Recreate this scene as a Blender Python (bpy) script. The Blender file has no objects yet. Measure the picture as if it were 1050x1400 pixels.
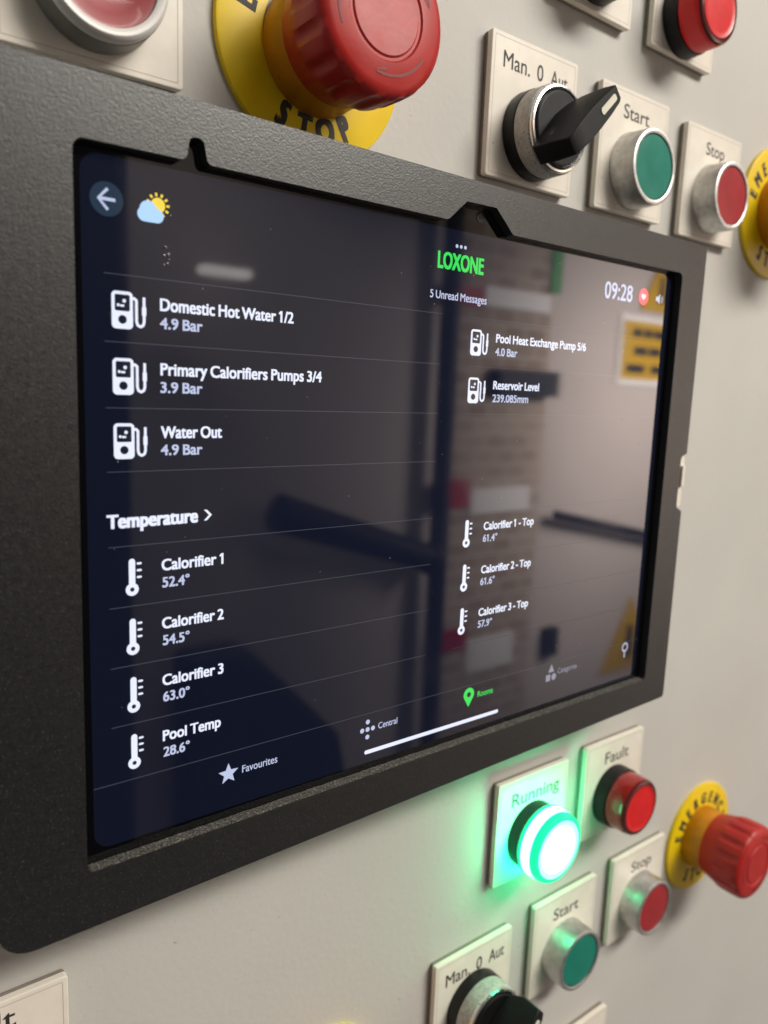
import bpy, bmesh, math, random
from mathutils import Vector, Matrix
random.seed(7)
sc = bpy.context.scene
COL = sc.collection
U = 0.001                      # every length below is in millimetres

# ------------------------------------------------------------------ camera
cd = bpy.data.cameras.new('camera'); cam = bpy.data.objects.new('camera', cd); COL.objects.link(cam)
sc.camera = cam
cd.sensor_fit = 'VERTICAL'; cd.sensor_height = 36.0; cd.sensor_width = 27.0
cd.lens = 1049.18 / 1400 * 36.0
cd.clip_start = 0.01; cd.clip_end = 50
RX = Vector((0.7931223622, -0.6078325476, 0.0386847853))
DN = Vector((-0.0653446618, -0.1480688644, -0.9868159335))
FW = Vector((0.6055468551, 0.7801379400, -0.1571553397))
M = Matrix((RX, -DN, -FW)).transposed().to_4x4()
M.translation = Vector((-166.39, -206.19, 33.89)) * U
cam.matrix_world = M
cd.dof.use_dof = True; cd.dof.focus_distance = 0.225; cd.dof.aperture_fstop = 11.5

# ------------------------------------------------------------------ light
w = bpy.data.worlds.new('World'); sc.world = w; w.use_nodes = True
bg = w.node_tree.nodes['Background']; bg.inputs[0].default_value = (1.0, 0.95, 0.88, 1); bg.inputs[1].default_value = 0.14

def area(name, loc, target, sx, sy, watts, colr):
    l = bpy.data.lights.new(name, 'AREA'); l.shape = 'RECTANGLE'; l.size = sx; l.size_y = sy
    l.energy = watts; l.color = colr
    o = bpy.data.objects.new(name, l); COL.objects.link(o)
    o.location = loc
    o.rotation_euler = (Vector(target) - Vector(loc)).to_track_quat('-Z', 'Y').to_euler()
    return o
area('ceiling_lamp', (0.55, -1.65, 1.32), (0.1, 0.0, -0.08), 2.2, 0.45, 80, (1.0, 0.945, 0.86))
rear = area('mirrored_wall_fill', (3.1, -0.6, 0.45), (2.85, -2.0, -0.1), 1.0, 0.9, 45, (1.0, 0.91, 0.86)); rear.data.spread = math.radians(86)  # unseen fill added to brighten the right of the mirrored wall

sc.view_settings.view_transform = 'Standard'; sc.view_settings.look = 'None'
sc.view_settings.exposure = 0.1; sc.view_settings.gamma = 1.0
sc.view_settings.use_curve_mapping = False

# ------------------------------------------------------------------ materials
def mat(name, base, rough=0.5, metal=0.0, ior=1.45, var=0.0, vscale=400, bump=0.0, bscale=2000,
        speck=None, sscale=900, sthr=0.7, rvar=0.0, coat=0.0, emit=None, estr=0.0, trans=0.0, bdist=0.1):
    m = bpy.data.materials.new(name); m.use_nodes = True
    nt = m.node_tree; N = nt.nodes; L = nt.links
    b = N['Principled BSDF']
    b.inputs['Base Color'].default_value = (*base, 1)
    b.inputs['Roughness'].default_value = rough; b.inputs['Metallic'].default_value = metal
    b.inputs['IOR'].default_value = ior; b.inputs['Coat Weight'].default_value = coat
    b.inputs['Coat Roughness'].default_value = 0.08
    b.inputs['Transmission Weight'].default_value = trans
    if emit: b.inputs['Emission Color'].default_value = (*emit, 1); b.inputs['Emission Strength'].default_value = estr
    tc = N.new('ShaderNodeTexCoord')
    def noise(scale, detail=3):
        n = N.new('ShaderNodeTexNoise'); n.inputs['Scale'].default_value = scale; n.inputs['Detail'].default_value = detail
        L.new(tc.outputs['Object'], n.inputs['Vector']); return n
    src = None
    if var > 0:
        n = noise(vscale, 5); r = N.new('ShaderNodeValToRGB')
        r.color_ramp.elements[0].position = .3; r.color_ramp.elements[1].position = .7
        r.color_ramp.elements[0].color = (*[c*(1-var) for c in base], 1)
        r.color_ramp.elements[1].color = (*[min(1, c*(1+var)) for c in base], 1)
        L.new(n.outputs['Fac'], r.inputs['Fac']); src = r.outputs['Color']
    if speck:
        n = noise(sscale, 2); r = N.new('ShaderNodeValToRGB')
        r.color_ramp.elements[0].position = sthr; r.color_ramp.elements[1].position = min(1, sthr+.06)
        r.color_ramp.elements[0].color = (0, 0, 0, 1); r.color_ramp.elements[1].color = (1, 1, 1, 1)
        L.new(n.outputs['Fac'], r.inputs['Fac'])
        mx = N.new('ShaderNodeMix'); mx.data_type = 'RGBA'
        L.new(r.outputs['Color'], mx.inputs[0])
        if src: L.new(src, mx.inputs[6])
        else: mx.inputs[6].default_value = (*base, 1)
        mx.inputs[7].default_value = (*speck, 1); src = mx.outputs[2]
    if src: L.new(src, b.inputs['Base Color'])
    if rvar > 0:
        n = noise(vscale*.7, 4); mr = N.new('ShaderNodeMapRange')
        mr.inputs['To Min'].default_value = max(0, rough-rvar); mr.inputs['To Max'].default_value = rough+rvar
        mr.inputs['From Min'].default_value = .3; mr.inputs['From Max'].default_value = .7
        L.new(n.outputs['Fac'], mr.inputs['Value']); L.new(mr.outputs['Result'], b.inputs['Roughness'])
    if bump > 0:
        n = noise(bscale, 3); bp = N.new('ShaderNodeBump'); bp.inputs['Strength'].default_value = bump
        bp.inputs['Distance'].default_value = bdist*U
        L.new(n.outputs['Fac'], bp.inputs['Height']); L.new(bp.outputs['Normal'], b.inputs['Normal'])
    return m

m_panel = mat('grey_paint', (.585, .57, .53), .56, var=.05, vscale=9, bump=.4, bscale=420, bdist=.25, speck=(.42, .40, .36), sscale=300, sthr=.715, rvar=.06)
m_frame = mat('black_textured_plastic', (.0072, .0072, .0070), .39, ior=1.85, var=.25, vscale=900, bump=.62, bscale=2300, bdist=.11, speck=(.065, .063, .06), sscale=2100, sthr=.635, rvar=.04)
m_lit_lip = mat('grainy_lit_lip', (.085, .08, .072), .8, var=.6, vscale=1500, bump=1, bscale=1500, bdist=.5, speck=(.26, .245, .22), sscale=1900, sthr=.58)  # frame's lower inner lip; light from above put into the grey
m_glass = mat('black_glass', (.003, .003, .004), .02, ior=1.75)
m_plate = mat('cream_plastic', (.86, .80, .70), .38, var=.055, vscale=120, speck=(.55, .49, .41), sscale=420, sthr=.76, bump=.1, bscale=500)
m_ink = mat('dark_print', (.035, .032, .03), .6)
m_groove = mat('plate_groove', (.55, .49, .42), .5)
m_edge_shade = mat('plate_edge_shade', (.24, .21, .175), .6, var=.12, vscale=200)  # rear edge of the legend plates; edge shadow put into the brown
m_bezel = mat('cast_metal', (.64, .63, .61), .44, metal=1.0, var=.13, vscale=420, bump=.35, bscale=1100, bdist=.09, speck=(.30, .29, .28), sscale=850, sthr=.68, rvar=.1)
m_rim = mat('bright_metal', (.78, .77, .75), .25, metal=1.0, var=.08, vscale=500, rvar=.08)
m_black = mat('black_plastic', (.010, .010, .011), .42, ior=1.33, var=.3, vscale=300, bump=.35, bscale=1500, bdist=.1, rvar=.08)
m_blackgloss = mat('black_gloss_plastic', (.008, .008, .0085), .47, ior=1.33, var=.2, vscale=300, bump=.25, bscale=1300, bdist=.08, speck=(.11, .11, .11), sscale=1500, sthr=.74)
m_green = mat('green_plastic', (.006, .21, .150), .36, var=.07, vscale=150, rvar=.06, bump=.12, bscale=900)
m_red = mat('red_plastic', (.37, .022, .028), .36, var=.08, vscale=150, rvar=.06, bump=.12, bscale=900)
m_mush = mat('red_mushroom_plastic', (.46, .020, .016), .38, var=.10, vscale=110, speck=(.20, .012, .012), sscale=380, sthr=.72, rvar=.07, bump=.15, bscale=700)
m_orange = mat('amber_plastic', (.56, .22, .006), .38, var=.15, vscale=110, speck=(.30, .12, .01), sscale=420, sthr=.70)
m_yellow = mat('yellow_plastic', (.88, .62, .008), .36, var=.05, vscale=90, speck=(.55, .37, .01), sscale=420, sthr=.75, bump=.08, bscale=600)
m_white = mat('white_plastic', (.82, .80, .76), .28, var=.03, vscale=120)
m_greybody = mat('grey_plastic', (.22, .215, .20), .4, var=.1, vscale=200, bump=.2, bscale=700)
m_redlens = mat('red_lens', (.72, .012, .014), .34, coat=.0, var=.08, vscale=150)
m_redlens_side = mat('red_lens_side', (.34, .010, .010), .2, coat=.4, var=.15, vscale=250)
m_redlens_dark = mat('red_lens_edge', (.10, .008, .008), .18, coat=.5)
m_pinkcap = mat('worn_red_lens', (.34, .035, .042), .42, var=.14, vscale=70, coat=.1, rvar=.08)
m_greenlens = mat('green_lens', (.01, .30, .17), .18, coat=.5)
m_lit = mat('lit_lens_face', (.5, .9, .7), .3, emit=(.62, 1.0, .80), estr=4.5)
m_lit_side = mat('lit_lens_side', (.02, .5, .25), .25, emit=(.004, .72, .31), estr=1.15)
m_lit_mid = mat('lit_lens_halo', (.3, .8, .6), .3, emit=(.28, 1.0, .72), estr=1.5)
m_lit_back = mat('lit_lens_back', (.02, .5, .25), .25, emit=(.01, 1.0, .36), estr=60)
m_lit_band = mat('lit_lens_glow', (.5, .9, .7), .3, emit=(.05, 1.0, .40), estr=24)
m_collar = mat('speckled_collar', (.50, .49, .46), .55, var=.15, vscale=500, speck=(.12, .12, .115), sscale=1300, sthr=.62, bump=.4, bscale=1100)
m_mark = mat('engraved_mark', (.20, .010, .010), .5)
m_ind = mat('ivory_mark', (.80, .77, .62), .4)

def emis(name, c, s):
    return mat(name, (.004, .004, .006), .05, ior=1.95, emit=c, estr=s)
m_disp = mat('display_surface', (.004, .004, .006), .03, ior=1.95, emit=(.0024, .0042, .0125), estr=1.0)
def smear(m):      # finger smears: patches where the glass is a little rougher
    nt = m.node_tree; N = nt.nodes; L = nt.links; b = N['Principled BSDF']
    tc = N['Texture Coordinate'] if 'Texture Coordinate' in N else N.new('ShaderNodeTexCoord')
    n = N.new('ShaderNodeTexNoise'); n.inputs['Scale'].default_value = 28; n.inputs['Detail'].default_value = 4
    L.new(tc.outputs['Object'], n.inputs['Vector'])
    mr = N.new('ShaderNodeMapRange'); mr.inputs['From Min'].default_value = .45; mr.inputs['From Max'].default_value = .75
    mr.inputs['To Min'].default_value = .03; mr.inputs['To Max'].default_value = .075
    L.new(n.outputs['Fac'], mr.inputs['Value']); L.new(mr.outputs['Result'], b.inputs['Roughness'])
smear(m_disp)
m_txt = emis('screen_white', (.80, .84, 1.0), 1.0)
m_txt2 = emis('screen_pale', (.50, .55, .76), 1.0)
m_dim = emis('screen_dim', (.24, .25, .31), 1.0)
m_line = emis('screen_line', (.05, .054, .074), 1.0)
m_line2 = emis('screen_faint_line', (.028, .03, .038), 1.0)
m_sgreen = emis('screen_green', (.04, .72, .10), 1.0)
m_sdark = emis('screen_dark', (.008, .010, .022), 1.0)
m_sbtn = emis('screen_button', (.018, .035, .06), 1.0)
m_syel = emis('screen_yellow', (.95, .68, .06), 1.0)
m_sblue = emis('screen_blue', (.42, .66, .95), 1.0)
m_sred = emis('screen_red', (1.0, .06, .13), 1.0)

# ------------------------------------------------------------------ mesh helpers
def link(name, me, parent=None):
    o = bpy.data.objects.new(name, me); COL.objects.link(o)
    if parent is not None: o.parent = parent
    return o
def finish(bm, name, mats, parent=None, smooth=None, bevel=None, bseg=2, recalc=True):
    if recalc: bmesh.ops.recalc_face_normals(bm, faces=bm.faces[:])
    me = bpy.data.meshes.new(name); bm.to_mesh(me); bm.free()
    for m in (mats if isinstance(mats, (list, tuple)) else [mats]): me.materials.append(m)
    if smooth is not None:
        for p in me.polygons: p.use_smooth = True
        me.set_sharp_from_angle(angle=math.radians(smooth))
    o = link(name, me, parent)
    if bevel:
        md = o.modifiers.new('edge', 'BEVEL'); md.width = bevel*U; md.segments = bseg; md.limit_method = 'ANGLE'; md.angle_limit = math.radians(35)
    return o
def empty(name, loc, label, cat, group=None):
    o = bpy.data.objects.new(name, None); COL.objects.link(o); o.empty_display_size = .01
    o.location = Vector(loc)*U; o['label'] = label; o['category'] = cat
    if group: o['group'] = group
    return o
def tag(o, label=None, cat=None, kind=None, group=None):
    if label: o['label'] = label
    if cat: o['category'] = cat
    if kind: o['kind'] = kind
    if group: o['group'] = group
    return o
def rrect(x0, z0, x1, z1, r, n=6):
    out = []
    for cx, cz, a in ((x1-r, z1-r, 0), (x0+r, z1-r, 90), (x0+r, z0+r, 180), (x1-r, z0+r, 270)):
        for i in range(n+1):
            t = math.radians(a + 90*i/n); out.append((cx + r*math.cos(t), cz + r*math.sin(t)))
    return out
def circle(cx, cz, r, n=32, rz=None):
    return [(cx + r*math.cos(2*math.pi*i/n), cz + (rz or r)*math.sin(2*math.pi*i/n)) for i in range(n)]
def round_poly(pts, radii, n=6):      # polygon with each corner rounded
    out = []; k = len(pts)
    for i in range(k):
        p = Vector(pts[i]); a = Vector(pts[i-1]); b = Vector(pts[(i+1) % k]); r = radii[i]
        if r <= 0: out.append(tuple(p)); continue
        u = (a-p).normalized(); v = (b-p).normalized()
        ang = u.angle(v); d = r/math.tan(ang/2)
        s = p+u*d; e = p+v*d; c = p+(u+v).normalized()*(r/math.sin(ang/2))
        s0 = s-c; e0 = e-c
        a0 = math.atan2(s0.y, s0.x); a1 = math.atan2(e0.y, e0.x); da = a1-a0
        while da > math.pi: da -= 2*math.pi
        while da < -math.pi: da += 2*math.pi
        for j in range(n+1):
            t = a0+da*j/n; out.append((c.x+r*math.cos(t), c.y+r*math.sin(t)))
    return out
def prism(bm, outer, y0, y1, holes=(), mi=0, mside=None):
    """solid between y0 (front, smaller) and y1 with the outline in x/z, holes cut through"""
    def ring(pts, y): return [bm.verts.new((x*U, y*U, z*U)) for x, z in pts]
    loops = [outer] + list(holes); caps = []
    rf = [ring(l, y0) for l in loops]; rb = [ring(l, y1) for l in loops]
    for a, b in zip(rf, rb):
        k = len(a)
        for i in range(k):
            f = bm.faces.new((a[i], a[(i+1) % k], b[(i+1) % k], b[i])); f.material_index = mi if mside is None else mside
    for rr in (rf, rb):
        if not holes:
            f = bm.faces.new(rr[0]); f.material_index = mi
        else:
            es = []
            for r in rr:
                for i in range(len(r)):
                    e = bm.edges.get((r[i], r[(i+1) % len(r)]))
                    es.append(e)
            res = bmesh.ops.triangle_fill(bm, use_beauty=True, use_dissolve=False, edges=es)
            for f in res['geom']:
                if isinstance(f, bmesh.types.BMFace): f.material_index = mi
def flat(bm, pts, y, mi=0):
    f = bm.faces.new([bm.verts.new((x*U, y*U, z*U)) for x, z in pts]); f.material_index = mi
    f.normal_update()
    if f.normal.y > 0: f.normal_flip()
def lathe(bm, prof, seg=64, cx=0, cz=0, mi=None, rfun=None):
    """prof = [(r, y[, material])] turned about the y axis; rfun(angle, r, y) changes the radius"""
    rings = []
    for p in prof:
        r, y = p[0], p[1]
        if r < 1e-6: rings.append([bm.verts.new((cx*U, y*U, cz*U))])
        else:
            rg = []
            for i in range(seg):
                t = 2*math.pi*i/seg; rr = rfun(t, r, y) if rfun else r
                rg.append(bm.verts.new(((cx+rr*math.cos(t))*U, y*U, (cz+rr*math.sin(t))*U)))
            rings.append(rg)
    for k in range(len(rings)-1):
        a, b = rings[k], rings[k+1]; m_ = prof[k+1][2] if len(prof[k+1]) > 2 else (mi or 0)
        for i in range(seg):
            j = (i+1) % seg
            if len(a) == 1 and len(b) == 1: continue
            if len(a) == 1: f = bm.faces.new((a[0], b[i], b[j]))
            elif len(b) == 1: f = bm.faces.new((a[i], a[j], b[0]))
            else: f = bm.faces.new((a[i], a[j], b[j], b[i]))
            f.material_index = m_
def box(bm, x0, x1, y0, y1, z0, z1, mi=0):
    prism(bm, [(x0, z0), (x1, z0), (x1, z1), (x0, z1)], y0, y1, mi=mi)

# ------------------------------------------------------------------ lettering
_glyphs = {}
def text_mesh(body, weight):
    key = (body, weight)
    if key in _glyphs: return _glyphs[key]
    c = bpy.data.curves.new('t', 'FONT'); c.body = body; c.size = 1.0; c.space_word = .8; c.offset = weight; c.resolution_u = 4
    o = bpy.data.objects.new('t', c); COL.objects.link(o)
    dg = bpy.context.evaluated_depsgraph_get(); dg.update()
    me = o.evaluated_get(dg).to_mesh()
    vs = [(v.co.x, v.co.y) for v in me.vertices]; fs = [list(p.vertices) for p in me.polygons]
    o.evaluated_get(dg).to_mesh_clear(); bpy.data.objects.remove(o); bpy.data.curves.remove(c)
    _glyphs[key] = (vs, fs); return vs, fs
def cap_height(weight):
    vs, _ = text_mesh('H', weight); ys = [v[1] for v in vs]; return max(ys), min(ys)
def add_text(bm, body, x0, x1, zb, cap, y, weight=0.0, mi=0, xf=None, tall=.72):
    """body set with its left edge at x0, right edge at x1 and baseline at zb; weight thickens the strokes,
    tall is the height of the small letters against the capitals"""
    vs, fs = text_mesh(body, 0); xs = [v[0] for v in vs]; lo, hi = min(xs), max(xs)
    t, b = cap_height(0); s = cap/(t-b)
    xh = max(v[1] for v in text_mesh('x', 0)[0])
    wx = weight*s
    sx = s if x1 is None else (x1-x0-2*wx)/(hi-lo)
    up = tall*t/xh
    def zmap(z):
        if z <= 0: return z
        if z <= xh: return z*up
        if z <= t: return xh*up + (z-xh)*(t-xh*up)/(t-xh)
        return z
    for k, (dx, dz) in enumerate(((0, 0),) if weight < .003 else ((-1, -.7), (1, -.7), (-1, .7), (1, .7), (0, 0))):
        nv = []
        def put(x, z):
            px = x0+wx+(x-lo)*sx+dx*wx; pz = zb+(zmap(z)-b)*s+dz*wx
            if xf: px, pz = xf(px, pz)
            return bm.verts.new((px*U, (y-.003*k)*U, pz*U))
        nv = [put(x, z) for x, z in vs]
        polys = [[nv[i] for i in f] for f in fs]
        for i, ch in enumerate(body):                  # a flag on every figure one
            if ch == '1':
                xr = max(v[0] for v in text_mesh(body[:i+1], 0)[0]); one = [v[0] for v in text_mesh('1', 0)[0]]; xl = xr-(max(one)-min(one))
                polys.append([put(xl+.01, t), put(xl-.125, t-.135), put(xl-.125, t-.225), put(xl+.01, t-.12)])
        for p in polys:
            try:
                g = bm.faces.new(p); g.material_index = mi; g.normal_update()
                if g.normal.y > 0: g.normal_flip()
            except ValueError: pass
def arc_text(bm, body, cx, cz, r, a_mid, cap, y, weight, inward=False, adv=None, mi=0):
    """letters round a circle; inward=True reads along the bottom of the disc"""
    n = len(body)
    for i, ch in enumerate(body):
        k = i-(n-1)/2
        a = a_mid + (k*adv if inward else -k*adv)
        t = math.radians(a)
        ux, uz = ((-math.sin(t), math.cos(t)) if inward else (math.sin(t), -math.cos(t)))       # along the text
        vx, vz = ((-math.cos(t), -math.sin(t)) if inward else (math.cos(t), math.sin(t)))       # up
        vs, _ = text_mesh(ch, 0); xs = [v[0] for v in vs]; tt, bb = cap_height(0); s = cap/(tt-bb)
        wd = (max(xs)-min(xs))*s*.92
        px, pz = cx+r*math.cos(t), cz+r*math.sin(t)
        add_text(bm, ch, -wd/2, wd/2, -cap/2, cap, y, weight, mi, xf=lambda a_, b_: (px+ux*a_+vx*b_, pz+uz*a_+vz*b_))

# ================================================================== the panel
bm = bmesh.new()
box(bm, -420, 900, 0, 3, -520, 520)
tag(finish(bm, 'cabinet_panel', m_panel), kind='structure')

# ================================================================== tablet in its wall mount
FY = -28.5
mount = empty('tablet_wall_mount', (0, 0, 0), 'black textured plastic frame on the grey panel that holds the tablet', 'tablet mount')
outer_raw = [(-136.5, 98.4), (-136.5, -101.4), (131.6, -95.1), (129.6, -12.0), (128.9, -11.0), (127.6, -10.4), (127.2, -9), (127.2, 9.5), (127.6, 10.9), (128.8, 11.6), (129.6, 12.4), (131.0, 95.6)]
outer_raw[3] = (131.3, -12.0); outer_raw[10] = (131.2, 12.4)
outer = round_poly(outer_raw, [7, 8, 1.6, .5, 0, 0, 1, 1, 0, 0, .5, 1.4])
hole_raw = [(-115.5, 84.3), (-115.9, -86.2), (116.2, -84.2), (115.4, 83.6),
            (19.0, 83.8), (11.0, 90.7), (-1.6, 90.5), (-8.6, 84.2),
            (-84.8, 84.4), (-85.8, 89.8), (-89.2, 89.8), (-90.0, 84.4)]
hole = round_poly(hole_raw, [2.6, 2.2, 1.8, 2.2, 1.5, 1.0, 1.0, 2.5, 1.6, 1.6, 1.6, 1.6])
bm = bmesh.new()
prism(bm, outer, FY, -25.2, holes=[hole])
finish(bm, 'front_frame', m_frame, mount, bevel=.55, bseg=3)
bm = bmesh.new()
so = round_poly([(x, z) for x, z in outer_raw], [7, 8, 1.6, .5, 0, 0, 1, 1, 0, 0, .5, 1.4])
so = [(x*.9985, z*.9985) for x, z in so]
prism(bm, so, -25.2, 0, holes=[rrect(-125, -93, 124.5, 92.6, 3)])
finish(bm, 'side_wall', m_frame, mount)
bm = bmesh.new()
n = 70
for i in range(n):                                   # grainy strip along the lower lip, its lit grey painted in
    xa = -115.2 + i*(231.0/n); xb = xa + 231.0/n
zt = lambda x: -86.0 + (x+115.9)*(2.0/232.1)
pts = [(-115.2+231*i/n, zt(-115.2+231*i/n) + random.uniform(.15, .32)) for i in range(n+1)] + [(115.8, zt(115.8)-.5), (-115.2, zt(-115.2)-.5)]
prism(bm, pts, -28.15, -25.15)
finish(bm, 'lit_lip', m_lit_lip, mount)
bm = bmesh.new()
prism(bm, rrect(127.5, -10.2, 131.0, 11.2, 1.2), -28.0, -6)
prism(bm, rrect(128.2, -1.5, 130.2, 7.5, .8), -29.2, -28.0)
finish(bm, 'latch', m_plate, mount, bevel=.3)

tablet = empty('tablet', (0, -19, 0), 'tablet showing a dark dashboard of pump pressures and temperatures, inside the black frame', 'tablet')
T = lambda o: o   # children are placed in world millimetres; the parent offset is undone below
def kid(o, parent):
    o.parent = parent; o.matrix_parent_inverse = Matrix.Translation(-parent.location); return o
bm = bmesh.new(); prism(bm, rrect(-122, -91.5, 122, 91.5, 8), -25.0, -18.6)
body = kid(finish(bm, 'body', m_glass, bevel=.5), tablet)
bm = bmesh.new(); prism(bm, rrect(-113.1, -82.7, 113.1, 82.7, 4.2, 10), -25.06, -25.01)
disp = kid(finish(bm, 'display', m_disp), tablet)
def onscreen(bm, name, mats):
    o = finish(bm, name, mats, recalc=False); o.parent = disp; return o
bm = bmesh.new()
lathe(bm, [(0, -25.12), (1.0, -25.12, 0), (1.0, -25.02, 0)], 32, 7.6, 88.0)
lathe(bm, [(1.05, -25.02), (1.05, -25.16, 1), (1.75, -25.16, 1), (1.75, -25.02, 1)], 32, 7.6, 88.0)
kid(finish(bm, 'camera_lens', [m_glass, m_blackgloss], smooth=40), tablet)

SY = -25.16
def cap(body, x0, x1, zb, h, m=None, wt=.018, name='caption'):
    bm = bmesh.new(); add_text(bm, body, x0, x1, zb, h, SY, wt); return onscreen(bm, name, m or m_txt)
def pump(x, z, s=1.0):
    """pump icon, 8.3 by 8.4 mm, lower left corner at x, z"""
    bm = bmesh.new(); P = lambda pts: [(x+a*s, z+b*s) for a, b in pts]
    flat(bm, P(rrect(0, 0, 4.9, 8.4, 1.0)), SY, 0)
    flat(bm, P(rrect(.7, 4.0, 4.2, 7.7, .35)), SY-.03, 1)
    flat(bm, P(circle(2.45, 2.1, 1.0, 20)), SY-.03, 1)
    flat(bm, P(circle(2.9, 6.3, .42, 12)), SY-.06, 0); flat(bm, P(circle(1.5, 5.3, .34, 12)), SY-.06, 0)
    flat(bm, P(rrect(1.9, 4.95, 2.9, 5.45, .2)), SY-.06, 0)
    # hose
    pth = [(4.7, 7.0), (5.3, 7.0), (5.75, 6.6), (5.75, 1.9), (6.0, 1.1), (6.65, .75), (7.3, 1.1), (7.55, 1.9), (7.55, 7.4)]
    hw = .32
    for i in range(len(pth)-1):
        a = Vector(pth[i]); b = Vector(pth[i+1]); d = (b-a).normalized(); q = Vector((-d.y, d.x))*hw
        a = a-d*.1; b = b+d*.1
        flat(bm, P([tuple(a+q), tuple(a-q), tuple(b-q), tuple(b+q)]), SY-.002*(i % 2), 0)
    flat(bm, P(rrect(7.05, 3.2, 8.05, 5.4, .3)), SY-.01, 0)
    return onscreen(bm, 'pump_icon', [m_txt, m_sdark])
def thermo(x, z):
    """thermometer icon, 3.8 by 9.3 mm"""
    bm = bmesh.new()
    flat(bm, [(x+a, z+b) for a, b in rrect(.72, 2.0, 2.28, 9.3, .78)], SY, 0)
    flat(bm, circle(x+1.5, z+1.6, 1.6, 28), SY-.01, 0)
    flat(bm, circle(x+1.5, z+1.6, .55, 16), SY-.04, 1)
    for k in range(3): flat(bm, rrect(x+2.65, z+4.3+k*1.7, x+3.9, z+4.85+k*1.7, .26), SY, 0)
    return onscreen(bm, 'thermometer_icon', [m_txt, m_sdark])
def divider(x0, x1, z, m=None):
    bm = bmesh.new(); flat(bm, [(x0, z-.10), (x1, z-.10), (x1, z+.10), (x0, z+.10)], SY); return onscreen(bm, 'divider', m or m_line)

R0 = 50.35; DP = 15.06
rows = [('Domestic Hot Water 1/2', '4.9 Bar', -58.75), ('Primary Calorifiers Pumps 3/4', '3.9 Bar', -49.4), ('Water Out', '4.9 Bar', -79.2)]
for i, (a, b, xr) in enumerate(rows):
    z = R0-i*DP
    cap(a, -95.3, xr, z, 2.75, wt=.027); cap(b, -95.35, -84.55, z-4.15, 2.45, m_txt2, .026, 'reading'); pump(-106.7, z-4.9)
for i, (a, b, xr, xr2) in enumerate([('Pool Heat Exchange Pump 5/6', '4.0 Bar', 63.6, 27.9), ('Reservoir Level', '239.085mm', 39.9, 34.8)]):
    z = R0+.3-i*DP-.1
    cap(a, 17.5, xr, z, 2.6, wt=.024); cap(b, 17.45, xr2, z-4.2, 2.4, m_txt2, .024, 'reading'); pump(6.2, z-4.75, .97)
cap('Temperature', -108.7, -85.7, -1.15, 3.1, wt=.044)
bm = bmesh.new()
for p in ([(-84.1, 1.85), (-83.3, 1.85), (-81.9, .45), (-82.7, .45)], [(-82.7, .45), (-81.9, .45), (-83.3, -.95), (-84.1, -.95)]): flat(bm, p, SY)
onscreen(bm, 'chevron_icon', m_txt)
Z1 = -12.8; DT = 15.1
for i, (a, b, xr) in enumerate([('Calorifier 1', '52.4°', -78.6), ('Calorifier 2', '54.5°', -78.4), ('Calorifier 3', '63.0°', -78.4), ('Pool Temp', '28.6°', -79.1)]):
    z = Z1-i*DT
    cap(a, -95.35, xr, z, 2.75, wt=.027); cap(b, -95.2, -88.0, z-4.35, 2.5, m_txt2, .024, 'reading'); thermo(-104.3, z-5.5)
for i, (a, b) in enumerate([('Calorifier 1 - Top', '61.4°'), ('Calorifier 2 - Top', '61.6°'), ('Calorifier 3 - Top', '57.9°')]):
    z = -11.6-i*15.1
    cap(a, 17.0, 42.0, z, 2.6, wt=.024); cap(b, 16.95, 23.8, z-4.1, 2.4, m_txt2, .02, 'reading'); thermo(7.7, z-5.3)
for z in (57.5, 42.4, 27.3, 12.3, -5.8, -20.9, -36.1, -51.4): divider(-108.4, -6.2, z)
for z in (57.5, 42.4, 27.3, -5.8, -20.9, -36.1, -51.4): divider(5.6, 108.2, z, m_line2)
divider(-113, 113, -66.3)
# top bar
bm = bmesh.new(); flat(bm, circle(-107.4, 73.4, 3.7, 36), SY, 1)
for p in ([(-109.3, 73.75), (-109.3, 73.05), (-105.5, 73.05), (-105.5, 73.75)],):
    flat(bm, p, SY-.03, 0)
for s in (1, -1):
    flat(bm, [(-109.55, 73.4), (-108.95, 73.4), (-106.9, 73.4+s*2.05), (-107.4, 73.4+s*2.45)][::1], SY-.035, 0)
onscreen(bm, 'back_arrow', [m_txt2, m_sbtn])
bm = bmesh.new()
flat(bm, circle(-95.6, 74.0, 1.7, 24), SY, 0)
for k in range(9):
    t = math.radians(-60+k*32); c_, s_ = math.cos(t), math.sin(t)
    a = Vector((-95.6, 74.0)); d = Vector((c_, s_)); q = Vector((-s_, c_))*.26
    flat(bm, [tuple(a+d*2.0+q), tuple(a+d*2.0-q), tuple(a+d*2.75-q), tuple(a+d*2.75+q)], SY, 0)
for cx_, cz_, r_ in ((-97.9, 72.6, 2.1), (-95.9, 71.6, 1.6), (-98.9, 71.6, 1.6)): flat(bm, circle(cx_, cz_, r_, 24), SY-.03-.004*r_, 1)
flat(bm, [(-98.9, 70.0), (-95.9, 70.0), (-95.9, 72.2), (-98.9, 72.2)], SY-.043, 1)
onscreen(bm, 'weather_icon', [m_syel, m_sblue])
bm = bmesh.new()
for k in range(3): flat(bm, circle(-1.7+k*1.75, 78.0, .55, 16), SY)
onscreen(bm, 'menu_dots', m_txt2)
cap('LOXONE', -9.2, 10.1, 70.9, 4.7, m_sgreen, .030, 'heading')
cap('5 Unread Messages', -11.6, 12.2, 61.95, 2.3, m_txt2, .012)
cap('09:28', 71.8, 88.7, 70.2, 5.7, m_txt2, .016, 'clock_digits')
bm = bmesh.new(); flat(bm, circle(95.8, 72.9, 3.1, 32), SY, 0)
heart = []
for k in range(28):
    t = 2*math.pi*k/28; heart.append((95.8+.085*16*math.sin(t)**3, 72.9+.085*(13*math.cos(t)-5*math.cos(2*t)-2*math.cos(3*t)-math.cos(4*t))))
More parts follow.
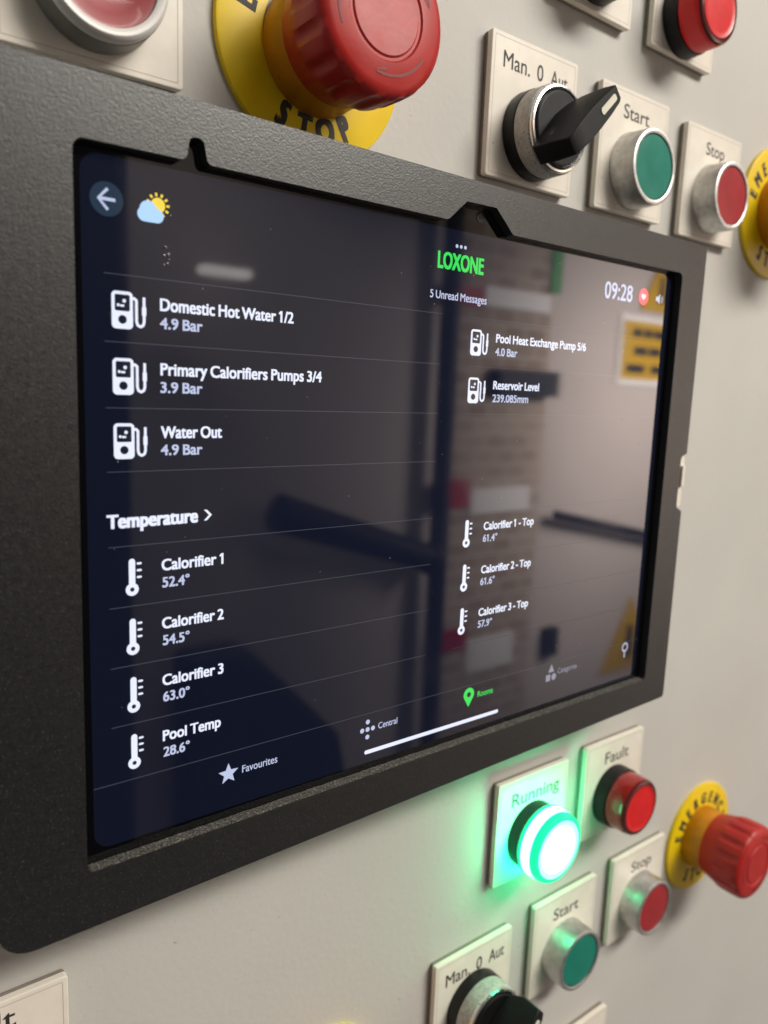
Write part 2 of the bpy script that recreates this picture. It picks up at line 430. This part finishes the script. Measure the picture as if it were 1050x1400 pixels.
flat(bm, heart, SY-.03, 1); onscreen(bm, 'alert_badge', [m_sred, m_txt])
bm = bmesh.new()
flat(bm, [(103.9, 72.2), (105.1, 72.2), (106.6, 71.0), (106.6, 75.0), (105.1, 73.8), (103.9, 73.8)], SY)
for r_ in (1.2, 2.0):
    pts = [(106.6+r_*math.cos(math.radians(a)), 73+r_*math.sin(math.radians(a))) for a in range(-50, 51, 10)]
    pts += [(106.6+(r_-.3)*math.cos(math.radians(a)), 73+(r_-.3)*math.sin(math.radians(a))) for a in range(50, -51, -10)]
    flat(bm, pts, SY)
onscreen(bm, 'sound_icon', m_txt2)
# bottom bar
bm = bmesh.new(); st = []
for k in range(10):
    r_ = 3.1 if k % 2 == 0 else 1.35; t = math.radians(90+36*k); st.append((-76.7+r_*math.cos(t), -72.6+r_*math.sin(t)))
flat(bm, st, SY); onscreen(bm, 'star_icon', m_txt2)
cap('Favourites', -72.5, -61.3, -73.5, 2.1, m_txt2, .006)
bm = bmesh.new()
for dx, dz in ((0, 0), (2.1, 0), (-2.1, 0), (0, 2.5), (0, -2.5)): flat(bm, circle(-29.0+dx, -71.6+dz, .78, 18), SY)
onscreen(bm, 'central_icon', m_txt2)
cap('Central', -24.8, -17.1, -72.4, 2.0, m_txt2, .006)
bm = bmesh.new()
pin = [(14.65+2.5*math.cos(math.radians(a)), -69.7+2.5*math.sin(math.radians(a))) for a in range(-25, 206, 11)] + [(14.65, -74.2)]
flat(bm, pin, SY, 0); flat(bm, circle(14.65, -69.7, .95, 16), SY-.03, 1); onscreen(bm, 'room_pin', [m_sgreen, m_sdark])
cap('Rooms', 18.9, 26.5, -71.5, 2.0, m_sgreen, .008)
bm = bmesh.new()
flat(bm, [(56.3, -70.2), (59.7, -70.2), (58.0, -67.0)], SY); flat(bm, rrect(55.2, -73.6, 57.7, -71.0, .3), SY); flat(bm, circle(59.7, -72.3, 1.35, 20), SY)
onscreen(bm, 'category_icon', m_dim)
cap('Categories', 61.9, 73.2, -71.5, 2.0, m_dim, .004)
bm = bmesh.new()
pts = circle(104.6, -68.6, 2.0, 24); pin_ = circle(104.6, -68.6, 1.4, 24)
for i in range(24):
    j = (i+1) % 24; flat(bm, [pts[i], pts[j], pin_[j], pin_[i]], SY)
flat(bm, [(104.3, -70.6), (104.9, -70.6), (104.9, -73.0), (104.3, -73.0)], SY-.01)
onscreen(bm, 'search_icon', m_txt2)
bm = bmesh.new(); flat(bm, rrect(-29.9, -79.85, 29.9, -78.55, .62), SY); onscreen(bm, 'home_bar', m_txt)

# dried drips on the glass
bm = bmesh.new()
for k, (x, z, r) in enumerate([(-93.9, 64.9, .55), (-93.2, 63.3, .6), (-94.2, 63.0, .5), (-93.4, 61.3, .5), (-94.3, 60.9, .35), (-93.0, 62.2, .35)]):
    lathe(bm, [(r, -25.07), (r*.8, -25.07-r*.3), (r*.4, -25.07-r*.45), (0, -25.07-r*.5)], 14, x, z)
m_drop = mat('water_film', (.08, .08, .09), .06, ior=1.5, coat=1)
tag(finish(bm, 'dried_drip', m_drop, smooth=60), 'small glinting dried drip on the glass just under the weather symbol', 'drip')

bm = bmesh.new()
for k in range(70):
    x = random.uniform(-112, 112); z = random.uniform(-81, 81); r = random.choice((.07, .09, .11, .16))
    lathe(bm, [(r, -25.07), (r*.7, -25.07-r*.6), (0, -25.07-r*.8)], 6, x, z)
m_dust = mat('pale_dust', (.5, .48, .45), .8)
tag(finish(bm, 'dust', m_dust), 'fine pale dust specks scattered over the dark tablet glass', 'dust', kind='stuff')

# ================================================================== control stations
def plate_part(t, text, tx0, tx1, tb, cap_h=5.2, dx=0.0, dz=0.0, w_=44.7, h_=46.8, wt=.005):
    """cream legend plate in station coordinates; its centre is dx, dz from the station axis"""
    bm = bmesh.new()
    prism(bm, rrect(dx-w_/2, dz-h_/2, dx+w_/2, dz+h_/2, 1.0, 4), -4.0, -1.6, mi=0)
    prism(bm, rrect(dx-w_/2+.15, dz-h_/2+.15, dx+w_/2-.15, dz+h_/2-.15, 1.0, 4), -1.6, 0, mi=1)
    pl = finish(bm, 'legend_plate', [m_plate, m_edge_shade], t, bevel=.35)
    bm = bmesh.new(); a, b = w_/2-1.5, h_/2-1.5; q = .12
    for r in ((dx-a, dx+a, dz+b-q, dz+b+q), (dx-a, dx+a, dz-b-q, dz-b+q), (dx-a-q, dx-a+q, dz-b+q, dz+b-q), (dx+a-q, dx+a+q, dz-b+q, dz+b-q)):
        flat(bm, [(r[0], r[2]), (r[1], r[2]), (r[1], r[3]), (r[0], r[3])], -4.02)
    finish(bm, 'groove', m_groove, pl, recalc=False)
    if text:
        bm = bmesh.new()
        if text.startswith('Man'):
            q = (tx1-tx0)/33.4
            for wd, a, b in (('Man.', 0, 13.3), ('0', 17.0, 20.2), ('Aut', 24.2, 33.4)): add_text(bm, wd, tx0+a*q, tx0+b*q, tb, cap_h, -4.05, wt, tall=.66)
        else: add_text(bm, text, tx0, tx1, tb, cap_h, -4.05, wt, tall=.66)
        finish(bm, 'lettering', m_ink, pl, recalc=False)
    return pl
def station(name, x, z, label, cat, group=None): return empty(name, (x, 0, z), label, cat, group)

def push_button(x, z, label, capm, px, pz, text, tx0, tx1, tb, group, cap_h=5.2, wt=.005):
    t = station('push_button', x, z, label, 'push button', group)
    plate_part(t, text, tx0-x, tx1-x, tb-z, cap_h, px-x, pz-z, wt=wt)
    bm = bmesh.new()
    lathe(bm, [(14.9, -4.0), (14.9, -5.0), (14.6, -6.0), (14.4, -13.8), (14.1, -14.5), (13.6, -14.75), (12.7, -14.75), (12.35, -14.5), (12.3, -12.0)])
    finish(bm, 'bezel', m_bezel, t, smooth=38)
    bm = bmesh.new()
    lathe(bm, [(12.15, -12.0), (12.15, -13.7), (11.8, -14.15), (11.2, -14.2), (0, -14.2)])
    finish(bm, 'cap', capm, t, smooth=38)
    return t
PB = 'round push buttons on cream legend plates'
push_button(111.0, 125.0, 'green push button marked Start above the frame, beside a black selector', m_green, 110.8, 131.4, 'Start', 102.6, 119.7, 143.9, PB)
push_button(170.2, 124.4, 'red push button marked Stop above the frame, left of a cut-off yellow disc', m_red, 170.2, 129.8, 'Stop', 163.2, 178.3, 142.5, PB)
push_button(108.2, -224.3, 'green push button marked Start, tinted by the glowing green lamp above it', m_green, 108.2, -218.1, 'Start', 99.4, 117.4, -206.8, PB, 5.6, .008)
push_button(167.0, -221.9, 'red push button marked Stop, under the dark red Fault lamp near the lower emergency stop', m_red, 166.4, -216.7, 'Stop', 159.6, 176.7, -205.4, PB, 5.6, .008)

# worn red button with a white ring, top left
t = station('illuminated_button', -102.7, 126.0, 'worn pinkish red button in a thick white ring above the frame', 'push button', PB)
plate_part(t, None, 0, 0, 0, dx=0, dz=5.4)
bm = bmesh.new(); lathe(bm, [(15.0, -4.0), (15.2, -5), (15.1, -11.4), (14.6, -11.7)]); finish(bm, 'bezel', m_greybody, t, smooth=38)
bm = bmesh.new(); lathe(bm, [(14.9, -11.4), (15.0, -12.4), (14.7, -13.6), (13.9, -14.3), (12.9, -14.3), (12.2, -13.8), (12.0, -12.4)]); finish(bm, 'ring', m_white, t, smooth=38)
bm = bmesh.new(); lathe(bm, [(12.0, -13.0), (11.2, -12.95), (8.6, -12.0), (5, -11.3), (0, -11.0)]); finish(bm, 'cap', m_pinkcap, t, smooth=38)

def lamp(x, z, label, px, pz, text, tx0, tx1, tb, side, face, edge, depth=20.0, R=14.4, cap_h=5.6, band=None, wt=.008):
    t = station('indicator_lamp', x, z, label, 'indicator lamp', 'round indicator lamps on cream legend plates')
    plate_part(t, text, (tx0 or 0)-x, (tx1 or 0)-x, (tb or 0)-z, cap_h, px-x, pz-z, wt=wt)
    bm = bmesh.new(); lathe(bm, [(14.5, -4.0), (14.6, -5), (14.4, -10.2), (13.6, -10.6)]); finish(bm, 'base_ring', m_black, t, smooth=38)
    bm = bmesh.new(); d = depth
    prof = [(12.5, -10.4), (R-.4, -10.45, 4 if band else 0), (R-.2, -10.8, 0), (R-.3, -10.4-(d-10)*.2, 0), (R-.4, -10.4-(d-10)*.65, 0 if not band else 3), (R-.6, -d+1.2, 0), (R-1.2, -d+.35, 2), (R-2.4, -d, 2), (R-3.0, -d+.05, 2), (R-3.6, -d+.3, 5 if band else 1), (R-5.4, -d+.25, 5 if band else 1), (0, -d+.1, 1)]
    lathe(bm, prof)
    finish(bm, 'lens', [side, face, edge] + ([band, m_lit_back, m_lit_mid] if band else []), t, smooth=38)
    return t
lamp(78.5, -154.5, 'brightly glowing green lamp on the plate marked Running', 79.0, -150.0, 'Running', 65.2, 95.6, -138.9, m_lit_side, m_lit, m_lit_side, 20, 15.7, 5.8, m_lit_band)
lamp(136.0, -154.0, 'unlit dark red lamp on the plate marked Fault, right of the glowing green lamp', 136.4, -149.0, 'Fault', 128.7, 147.0, -137.2, m_redlens_side, m_redlens, m_redlens_dark, 20.5, 14.0)
lamp(136.5, 189.0, 'bright red lamp at the top edge of the photo, on a cream plate', 138.7, 198.1, None, 0, 0, 0, m_redlens, m_redlens, m_redlens_dark, 20.5, 14.2)
lamp(79.0, 192.0, 'green lamp cut off by the top edge, left of the bright red lamp', 80.0, 198.7, None, 0, 0, 0, m_greenlens, m_greenlens, m_greenlens, 20.5, 14.2)
lamp(-137.3, -158.0, 'cream plate ending in lt at the bottom left corner of the photo', -137.3, -154.6, 'Fault', -146.5, -128.6, -139.6, m_redlens_side, m_redlens, m_redlens_dark)
lamp(127.2, -306.0, 'corner of a cream plate at the bottom edge under the lower Start button', 127.2, -299.6, None, 0, 0, 0, m_redlens_side, m_redlens, m_redlens_dark)

def selector(x, z, label, px, pz, tx0, tx1, tb, cap_h=5.2, wt=.005):
    t = station('selector_switch', x, z, label, 'selector switch', 'black rotary selector switches')
    plate_part(t, 'Man. 0 Aut', tx0-x, tx1-x, tb-z, cap_h, px-x, pz-z, wt=wt)
    bm = bmesh.new(); lathe(bm, [(14.8, -4.0), (15.0, -4.6), (14.9, -9.0), (14.4, -9.4)]); finish(bm, 'base_ring', m_black, t, smooth=38)
    bm = bmesh.new(); lathe(bm, [(14.55, -9.2), (14.75, -9.6), (14.7, -15.6), (14.2, -16.0)]); finish(bm, 'collar', m_collar, t, smooth=38)
    bm = bmesh.new(); lathe(bm, [(14.2, -15.8), (14.25, -16.7), (13.95, -17.25), (13.3, -17.4), (12.8, -17.0), (12.5, -15.6)]); finish(bm, 'rim', m_rim, t, smooth=38)
    bm = bmesh.new()
    lathe(bm, [(12.45, -15.4), (12.4, -17.4), (11.9, -17.9), (0, -18.0)])
    # lever: a fin lying at 45 degrees, its front sloping back towards the tip
    c, s = math.cos(math.radians(45.5)), math.sin(math.radians(45.5))
    def P(u, v, y): return bm.verts.new(((c*u-s*v)*U, y*U, (s*u+c*v)*U))
    secs = [(-15.8, 3.4, 3.1, -17.2, -32.2), (-13.8, 3.7, 3.2, -16.8, -33.2), (-8, 4.8, 3.7, -16.8, -33.0), (0, 5.4, 3.8, -16.8, -32.9), (7, 4.4, 3.4, -17.4, -33.0), (12.8, 3.2, 2.8, -19.5, -33.0), (15.2, 2.6, 2.4, -24, -32.2)]
    rg = []
    for u, wb, wf, yb, yf in secs:
        rg.append([P(u, -wb, yb), P(u, wb, yb), P(u, (wb+wf)/2+.25, (yb+yf)/2), P(u, wf, yf), P(u, -wf, yf), P(u, -(wb+wf)/2-.25, (yb+yf)/2)])
    for a, b in zip(rg[:-1], rg[1:]):
        for i in range(6): bm.faces.new((a[i], a[(i+1) % 6], b[(i+1) % 6], b[i]))
    bm.faces.new(rg[0]); bm.faces.new(rg[-1])
    kn = finish(bm, 'knob', m_blackgloss, t, smooth=32, bevel=.4)
    bm = bmesh.new()
    prism(bm, [((c*u-s*v), (s*u+c*v)) for u, v in rrect(2.6, -1.15, 12.0, 1.15, .9)], -33.2, -32.6)
    finish(bm, 'indicator', m_ind, kn)
    return t
selector(50.6, 125.0, 'black selector switch turned towards Aut, above the frame', 51.1, 131.9, 34.5, 67.9, 144.5)
selector(48.8, -223.2, 'black selector switch cut off by the bottom edge of the photo', 48.8, -220.1, 32.3, 66.6, -208.4, 5.6, .008)

def estop(x, z, label, bx=0.0, bz=0.0, top=True, wt=.055):
    t = station('emergency_stop', x, z, label, 'emergency stop', 'red mushroom emergency stops on yellow discs')
    bm = bmesh.new(); lathe(bm, [(30.9, 0), (31.1, -1.0), (30.8, -1.9), (30.2, -2.1), (17, -2.1)], 96); d = finish(bm, 'disc', m_yellow, t, smooth=38)
    bm = bmesh.new()
    arc_text(bm, 'EMERGENCY', 0, 0, 22.9, 90, 6.0, -2.16, wt, False, 19.0); finish(bm, 'lettering', m_ink, d, recalc=False)
    bm = bmesh.new(); arc_text(bm, 'STOP', 0, 0, 22.7, 271, 6.8, -2.16, wt, True, 18.5); finish(bm, 'lettering', m_ink, d, recalc=False)
    bm = bmesh.new(); lathe(bm, [(17.0, -2.0), (17.3, -2.6), (17.0, -10), (16.7, -13), (15, -13.4)], 64, bx, bz); finish(bm, 'collar', m_orange, t, smooth=38)
    def ridg(a, r, y):
        if -33.6 < y < -20.5:
            k = math.cos(16*a); return r - 1.25*max(0, k)**.7 * (1 if -32.5 < y < -22 else .45)
        return r
    bm = bmesh.new()
    lathe(bm, [(15.4, -11.6), (16.8, -12.2), (17.3, -14), (18.2, -17.5), (19.0, -20.4), (19.7, -21.6), (20.0, -24), (20.1, -30), (20.0, -33), (19.5, -34.4), (18.4, -35.4), (17, -35.9), (11.8, -36.2), (11.3, -35.75), (10.6, -35.75), (10.1, -36.2), (0, -36.0)], 216, bx, bz, rfun=ridg)
    mu = finish(bm, 'mushroom_head', m_mush, t, smooth=40)
    bm = bmesh.new()
    for k in range(3):                                # turn-to-release arrows
        a0 = 20+120*k
        ro, ri = 15.2, 14.5
        A = [a0+j*6 for j in range(12)]
        pts = [(bx+ro*math.cos(math.radians(a)), bz+ro*math.sin(math.radians(a))) for a in A] + [(bx+ri*math.cos(math.radians(a)), bz+ri*math.sin(math.radians(a))) for a in A[::-1]]
        for i in range(11): flat(bm, [pts[i], pts[i+1], pts[22-i], pts[23-i]], -36.12)
        a = math.radians(a0); e = math.radians(a0+12)
        flat(bm, [(bx+14.8*math.cos(a-.05), bz+14.8*math.sin(a-.05)), (bx+13.0*math.cos(e), bz+13.0*math.sin(e)), (bx+13.9*math.cos(e), bz+13.9*math.sin(e))], -36.13)
    finish(bm, 'arrow_mark', m_mark, mu, recalc=False)
    return t
estop(-39.6, 130.5, 'largest red emergency stop, its yellow disc partly hidden by the black frame', 0, -1.8)
estop(233.1, 129.0, 'cut-off yellow emergency stop disc right of the upper Stop button')
estop(228.0, -209.4, 'whole emergency stop with a red ridged head, low on the right below the frame', -1.5, 1.5)
estop(-30.0, -229.5, 'sliver of a yellow emergency stop disc at the bottom edge of the photo')

# ================================================================== what the glass mirrors: the room behind the camera
m_wall = mat('opposite_wall_paint', (.50, .44, .405), .7, var=.06, vscale=1.2)
m_brick = mat('opposite_brick', (.44, .36, .30), .8, var=.28, vscale=6)
def bricks(m):
    nt = m.node_tree; N = nt.nodes; L = nt.links; b = N['Principled BSDF']
    tc = N.new('ShaderNodeTexCoord'); mp = N.new('ShaderNodeMapping'); mp.inputs['Rotation'].default_value = (math.radians(90), 0, 0)
    br = N.new('ShaderNodeTexBrick'); br.inputs['Scale'].default_value = 4.2; br.inputs['Mortar Size'].default_value = .03
    br.inputs['Color1'].default_value = (.42, .34, .27, 1); br.inputs['Color2'].default_value = (.30, .22, .165, 1); br.inputs['Mortar'].default_value = (.47, .41, .35, 1)
    L.new(tc.outputs['Object'], mp.inputs['Vector']); L.new(mp.outputs['Vector'], br.inputs['Vector']); L.new(br.outputs['Color'], b.inputs['Base Color'])
bricks(m_brick)
m_dk = mat('dark_blue_paint', (.015, .018, .03), .5)
m_dk2 = mat('dark_rubber', (.012, .012, .016), .6)
m_sign_red = mat('sign_red', (.35, .01, .03), .5)
m_sign_w = mat('sign_white', (.75, .73, .72), .5)
m_sign_y = mat('sign_yellow', (.52, .31, .01), .5)
m_sign_g = mat('sign_green', (.05, .25, .06), .5)
bm = bmesh.new(); box(bm, -400, 4600, -2100, -2000, -1500, 1700); tag(finish(bm, 'wall', m_wall), kind='structure')
def refl(name, label, cat, mats, fn, group=None, bevel=3):
    bm = bmesh.new(); fn(bm); return tag(finish(bm, name, mats, bevel=bevel), label, cat, group=group)
refl('brick_pier', 'brownish brick pier mirrored in the middle of the tablet screen', 'brick pier', m_brick, lambda b: box(b, 1760, 2290, -1999, -1960, -1450, 1200))
refl('dark_backdrop', 'added tall dark cupboard mirrored along the left edge of the tablet screen', 'backdrop', m_dk2, lambda b: box(b, -500, 500, -2300, -1700, -1500, 1500), bevel=40)  # dark box added to keep the left of the reflection dark
refl('low_dark_block', 'added low dark chest mirrored in the bottom left of the tablet screen', 'block', m_dk2, lambda b: prism(b, [(700, -1500), (700, -760), (900, -760), (1250, -1130), (1330, -1500)], -1990, -1850), bevel=30)  # slanted block added to darken the lower left of the reflection
def tube(bm, a, b, ra, rb=None, n=20):
    a = Vector(a); b = Vector(b); d = (b-a).normalized(); q = d.orthogonal().normalized(); r = d.cross(q); rb = rb or ra
    A = [bm.verts.new((a+(q*math.cos(2*math.pi*i/n)+r*math.sin(2*math.pi*i/n))*ra)*U) for i in range(n)]
    B = [bm.verts.new((b+(q*math.cos(2*math.pi*i/n)+r*math.sin(2*math.pi*i/n))*rb)*U) for i in range(n)]
    for i in range(n): bm.faces.new((A[i], A[(i+1) % n], B[(i+1) % n], B[i]))
    bm.faces.new(A); bm.faces.new(B)
refl('pipe', 'upright dark blue pipe mirrored left of the right screen column', 'pipe', m_dk, lambda b: tube(b, (1712, -1925, -1450), (1712, -1925, 1200), 34), bevel=0)
def lag(b):
    tube(b, (1010, -1900, -355), (1665, -1900, -570), 62, 48); tube(b, (1640, -1900, -562), (1672, -1900, -573), 62)
refl('lagged_pipe', 'thick black sloping pipe mirrored beside the word Temperature', 'pipe', m_dk2, lag, bevel=0)
refl('handrail', 'thin dark handrail mirrored on the right of the screen', 'handrail', m_dk2, lambda b: tube(b, (2383, -1940, -462), (3300, -1940, -655), 20), bevel=0)
PS = 'red and white pipe labels mirrored in the screen'
for i, (x0, x1, z0, z1, xw, zw0, zw1) in enumerate([(1717, 1900, 350, 418, 2270, 360, 430), (1722, 1884, -400, -290, 2222, -430, -330), (1765, 1907, -970, -880, 2180, -1080, -940)]):
    lab = ['upper red and white pipe label mirrored under the unread message line', 'middle red and white pipe label mirrored above the first Calorifier Top reading', 'lowest red and white pipe label mirrored beside the third Calorifier Top reading'][i]
    def f(b, x0=x0, x1=x1, z0=z0, z1=z1, xw=xw, zw0=zw0, zw1=zw1):
        box(b, x0, x1, -1958, -1950, z0, z1, 0); box(b, x1+6, xw, -1958, -1950, zw0, zw1, 1)
    refl('pipe_label', lab, 'label', [m_sign_red, m_sign_w], f, PS, bevel=0)
refl('valve_box', 'dark box mirrored behind the words Reservoir Level', 'box', m_dk2, lambda b: box(b, 1960, 2300, -1958, -1900, 30, 130))
refl('junction_box', 'small dark box mirrored low on the right of the screen', 'box', m_dk2, lambda b: box(b, 2415, 2490, -1999, -1960, -1110, -980))
refl('green_tag', 'narrow green strip mirrored below the camera notch', 'tag', m_sign_g, lambda b: box(b, 2265, 2330, -1958, -1950, 440, 640))
def ysign(b):
    box(b, 2790, 3240, -1998, -1990, 100, 410, 1); box(b, 2815, 3215, -1989, -1986, 125, 385, 0)
    for z, segs in ((315, [(2880, 2950), (2965, 3030), (3045, 3160)]), (235, [(2900, 3000), (3015, 3110)]), (155, [(2850, 2990), (3040, 3150)])):
        for a, c in segs: box(b, a, c, -1985.5, -1984, z, z+38, 2)
refl('warning_sign', 'yellow warning notice mirrored at the right edge of the screen under the clock', 'sign', [m_sign_y, m_sign_w, m_dk2], ysign, bevel=0)
def tri(x, z, s): return lambda b: (prism(b, [(x-s, z), (x+s, z), (x, z+1.75*s)], -1998, -1990, mi=0), prism(b, [(x-s*.14, z+.25*s), (x+s*.14, z+.25*s), (x+s*.1, z+1.05*s), (x-s*.1, z+1.05*s)], -1989, -1987, mi=1))
refl('hazard_triangle', 'yellow hazard triangle mirrored behind the alert badge', 'sign', [m_sign_y, m_dk2], tri(3080, 440, 150), 'hazard triangles mirrored in the screen', bevel=0)
refl('hazard_triangle', 'yellow hazard triangle mirrored behind the search symbol', 'sign', [m_sign_y, m_dk2], tri(3070, -1290, 210), 'hazard triangles mirrored in the screen', bevel=0)
m_bulk = mat('bulkhead_diffuser', (.8, .8, .8), .4, emit=(1.0, .93, .88), estr=1.7)
refl('bulkhead_light', 'pale wall light mirrored as a soft streak above the words Domestic Hot Water', 'wall light', m_bulk, lambda b: prism(b, rrect(745, 328, 895, 352, 10), -1899, -1860), bevel=0)
